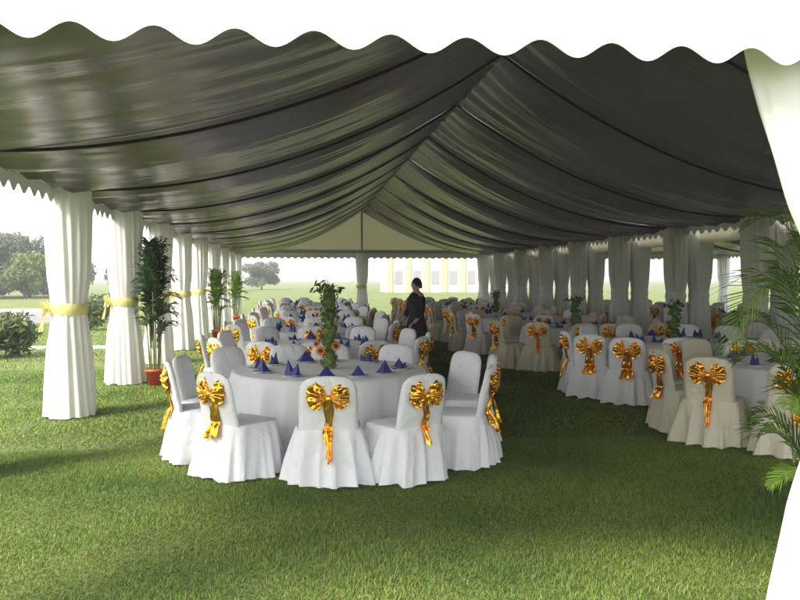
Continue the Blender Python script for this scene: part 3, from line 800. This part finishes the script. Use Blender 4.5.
def pavilion(x0, x1, y, H, label):
    t = empty('pavilion_building', ((x0 + x1) / 2, y, 0)); tag(t, label, 'building'); hw = (x1 - x0) / 2
    mb = MB(); mb.box((-hw, 0, 0), (hw, 8, H)); mb.build('wall', M['wall_white'], t, False)
    mb = MB(); mb.box((-hw - .4, -.4, H + .002), (hw + .4, 8.4, H + .35)); mb.build('roof', M['wall_white'], t, False)
    n = int(hw * 2 / 2.2)
    for i in range(n + 1):
        xx = -hw + .3 + (2 * hw - .6) * i / n; mb = MB(); mb.box((xx - .3, -.25, 0), (xx + .3, -.003, H - .002)); mb.build('pilaster', M['wall_peach'], t, False)
        if i < n:
            xc = xx + (2 * hw - .6) / n / 2; mb = MB(); mb.box((xc - .45, -.06, 1.0), (xc + .45, -.003, 2.6)); mb.build('window', M['glass'], t, False)
pavilion(10, 26, 92, 5.2, 'long pale building with peach pilasters far behind the end gable')
mb = MB()
for k, (wd, z0, z1) in enumerate(((4.6, 0, 24), (3.4, 24, 28), (1.8, 28, 31))): mb.box((-wd / 2, 0, z0), (wd / 2, 9, z1))
o = mb.build('distant_tower', M['tower'], None, False); o.location = (-109, 440, 0); tag(o, 'slender pale tower block on the left skyline', 'building')

# ------------------------------------------------------------------ person in black in the aisle
def person(x, y, rz):
    t = empty('person', (x, y, 0), rz); tag(t, 'person in long black coat standing in the aisle beside the tables', 'person')
    def skin(name, verts, edges, radii, m, root=0, parent=t, sub=2):
        me = bpy.data.meshes.new(name); me.from_pydata(verts, edges, []); me.materials.append(m)
        o = link(name, me, parent); md = o.modifiers.new('skin', 'SKIN'); md.use_smooth_shade = True
        for i, v in enumerate(me.skin_vertices[0].data): v.radius = radii[i] if hasattr(radii[i], '__len__') else (radii[i], radii[i]); v.use_root = (i == root)
        s = o.modifiers.new('sub', 'SUBSURF'); s.levels = sub; s.render_levels = sub; return o
    V = [(0, 0, .93), (0, .01, 1.12), (0, 0, 1.30), (0, -.01, 1.40), (0, .01, 1.47), (0, .02, 1.56), (0, .02, 1.64),
         (.17, 0, 1.37), (.23, .02, 1.12), (.20, .16, .93), (.19, .21, .88), (-.17, 0, 1.37), (-.23, .0, 1.11), (-.20, .14, .92), (-.19, .20, .87),
         (.09, 0, .86), (.10, .02, .48), (.10, -.02, .08), (.11, .12, .03), (-.09, 0, .86), (-.10, .03, .48), (-.10, -.01, .08), (-.11, .13, .03)]
    E = [(0, 1), (1, 2), (2, 3), (3, 4), (4, 5), (5, 6), (3, 7), (7, 8), (8, 9), (9, 10), (3, 11), (11, 12), (12, 13), (13, 14), (0, 15), (15, 16), (16, 17), (17, 18), (0, 19), (19, 20), (20, 21), (21, 22)]
    Rr = [(.15, .10), (.125, .09), (.15, .10), (.10, .08), .052, (.078, .095), (.070, .085), .055, .045, .034, .026, .055, .045, .034, .026, .085, .058, .040, .036, .085, .058, .040, .036]
    body = skin('body', V, E, Rr, M['skin'])
    for sg in (1, -1):
        base = Vector((sg * .19, .215, .875))
        for k, (dx, l) in enumerate(((-.027, .062), (-.009, .07), (.009, .066), (.026, .052))):
            skin('finger', [tuple(base), tuple(base + Vector((dx, .03, -.03))), tuple(base + Vector((dx * 1.2, .03 + l * .45, -.03 - l * .5))), tuple(base + Vector((dx * 1.1, .02 + l * .5, -.04 - l)))], [(0, 1), (1, 2), (2, 3)], [.014, .010, .009, .007], M['skin'], parent=body, sub=1)
    # coat: torso + skirt loft
    mb = MB(); P = []
    for z, rx, ry in ((1.44, .07, .07), (1.41, .14, .10), (1.36, .205, .12), (1.25, .20, .13), (1.10, .17, .12), (1.0, .18, .13), (.85, .22, .16), (.65, .29, .20), (.45, .34, .24), (.30, .36, .25)):
        P.append([(rx * math.cos(2 * math.pi * k / 40) * (1 + .03 * math.sin(6 * math.pi * k / 20) * (1.4 - z)), ry * math.sin(2 * math.pi * k / 40) * (1 + .05 * math.sin(14 * math.pi * k / 40) * max(0, 1.1 - z)), z) for k in range(40)])
    mb.grid(P, True); mb.build('coat', M['black_cloth'], t)
    for sg in (1, -1):
        skin('sleeve', [(sg * .14, 0, 1.36), (sg * .19, 0, 1.30), (sg * .235, .02, 1.11), (sg * .205, .14, .95)], [(0, 1), (1, 2), (2, 3)], [.075, .07, .058, .045], M['black_cloth'])
    mb = MB(); P = []
    for i in range(10):
        th = math.pi * .62 * i / 9; P.append([(.088 * math.sin(th) * math.cos(2 * math.pi * k / 20), .0 + .105 * math.sin(th) * math.sin(2 * math.pi * k / 20) - (.012 if True else 0), 1.60 + .115 * math.cos(th) - (.05 if math.sin(2 * math.pi * k / 20) < -.1 else 0) * (i / 9)) for k in range(20)])
    mb.grid(P, True); mb.build('hair', M['hair'], t)
    mb = MB()
    for sg in (1, -1): mb.lathe([(.001, 1.604), (.010, 1.60), (.001, 1.592)], 8, sg * .03, .108)
    mb.build('eyes', M['hair'], body)
    mb = MB(); mb.add([(-.012, .10, 1.565), (.012, .10, 1.565), (0, .135, 1.568), (0, .105, 1.60)], [(0, 1, 2), (1, 3, 2), (3, 0, 2)]); mb.build('nose', M['skin'], body)
    for sg in (1, -1):
        mb = MB(); mb.box((sg * .105 - .045, -.06, .0), (sg * .105 + .045, .19, .07)); mb.build('shoe', M['black_cloth'], t)
person(2.12, 14.4, R(115))

# ------------------------------------------------------------------ grass blades (stuff)
def grass():
    rs = np.random.default_rng(5)
    def zone(n, y0, y1, hmin, hmax, wd):
        y = rs.uniform(0, 1, n) ** .75 * (y1 - y0) + y0
        xl = -.46 * y - .6; xr = .75 * y + .6
        x = xl + rs.random(n) * (xr - xl)
        return x, y, rs.uniform(hmin, hmax, n), np.full(n, wd)
    Z = [zone(360000, 3.5, 8.0, .012, .033, .0023), zone(190000, 8.0, 15.0, .018, .042, .005), zone(60000, 15, 30, .02, .05, .012)]
    x, y, h, wd = [np.concatenate([z[i] for z in Z]) for i in range(4)]
    n = len(x); a = rs.uniform(0, 2 * np.pi, n); b = a + rs.uniform(-1, 1, n); ln = rs.uniform(.2, 1.3, n) * h
    lumps = .9 + .45 * np.sin(x * 2.3 + 1.3 * np.sin(y * 1.7)) * np.sin(y * 2.9 + np.sin(x * 3.1)); h = h * lumps
    ux, uy = np.cos(a) * wd, np.sin(a) * wd; lx, ly = -np.sin(b) * ln, np.cos(b) * ln
    v = np.empty((n, 5, 3), np.float32)
    v[:, 0] = np.stack([x - ux, y - uy, np.zeros(n)], 1); v[:, 1] = np.stack([x + ux, y + uy, np.zeros(n)], 1)
    v[:, 2] = np.stack([x + ux * .7 + lx * .4, y + uy * .7 + ly * .4, h * .6], 1); v[:, 3] = np.stack([x - ux * .7 + lx * .4, y - uy * .7 + ly * .4, h * .6], 1)
    v[:, 4] = np.stack([x + lx, y + ly, h], 1)
    me = bpy.data.meshes.new('grass'); me.vertices.add(n * 5); me.vertices.foreach_set('co', v.ravel())
    base = (np.arange(n) * 5)[:, None]
    loops = (base + np.array([0, 1, 2, 3, 3, 2, 4])[None]).astype(np.int32).ravel()
    me.loops.add(n * 7); me.loops.foreach_set('vertex_index', loops)
    me.polygons.add(n * 2)
    ls = (np.arange(n) * 7)[:, None] + np.array([0, 4])[None]; me.polygons.foreach_set('loop_start', ls.astype(np.int32).ravel())
    me.update(calc_edges=True)
    at = me.attributes.new('rnd', 'FLOAT', 'POINT'); at.data.foreach_set('value', np.repeat(rs.random(n).astype(np.float32), 5))
    me.materials.append(M['blade']); o = link('grass', me); tag(o, 'short green lawn grass under and around the tent', 'grass', kind='stuff')
grass()

# ------------------------------------------------------------------ hazy air
hb = MB(); hb.box((-1600, -450, -1), (1600, 2600, 70)); hz_o = hb.build('haze', bpy.data.materials.new('haze_air'), None, False); tag(hz_o, kind='stuff')
hm = hz_o.data.materials[0]; hm.use_nodes = True; hn = hm.node_tree; hn.nodes.clear()
ho = hn.nodes.new('ShaderNodeOutputMaterial'); hv = hn.nodes.new('ShaderNodeVolumePrincipled')
hv.inputs['Color'].default_value = (.99, .99, 1.0, 1); hv.inputs['Density'].default_value = .0019; hv.inputs['Anisotropy'].default_value = .2
hn.links.new(hv.outputs[0], ho.inputs['Volume'])
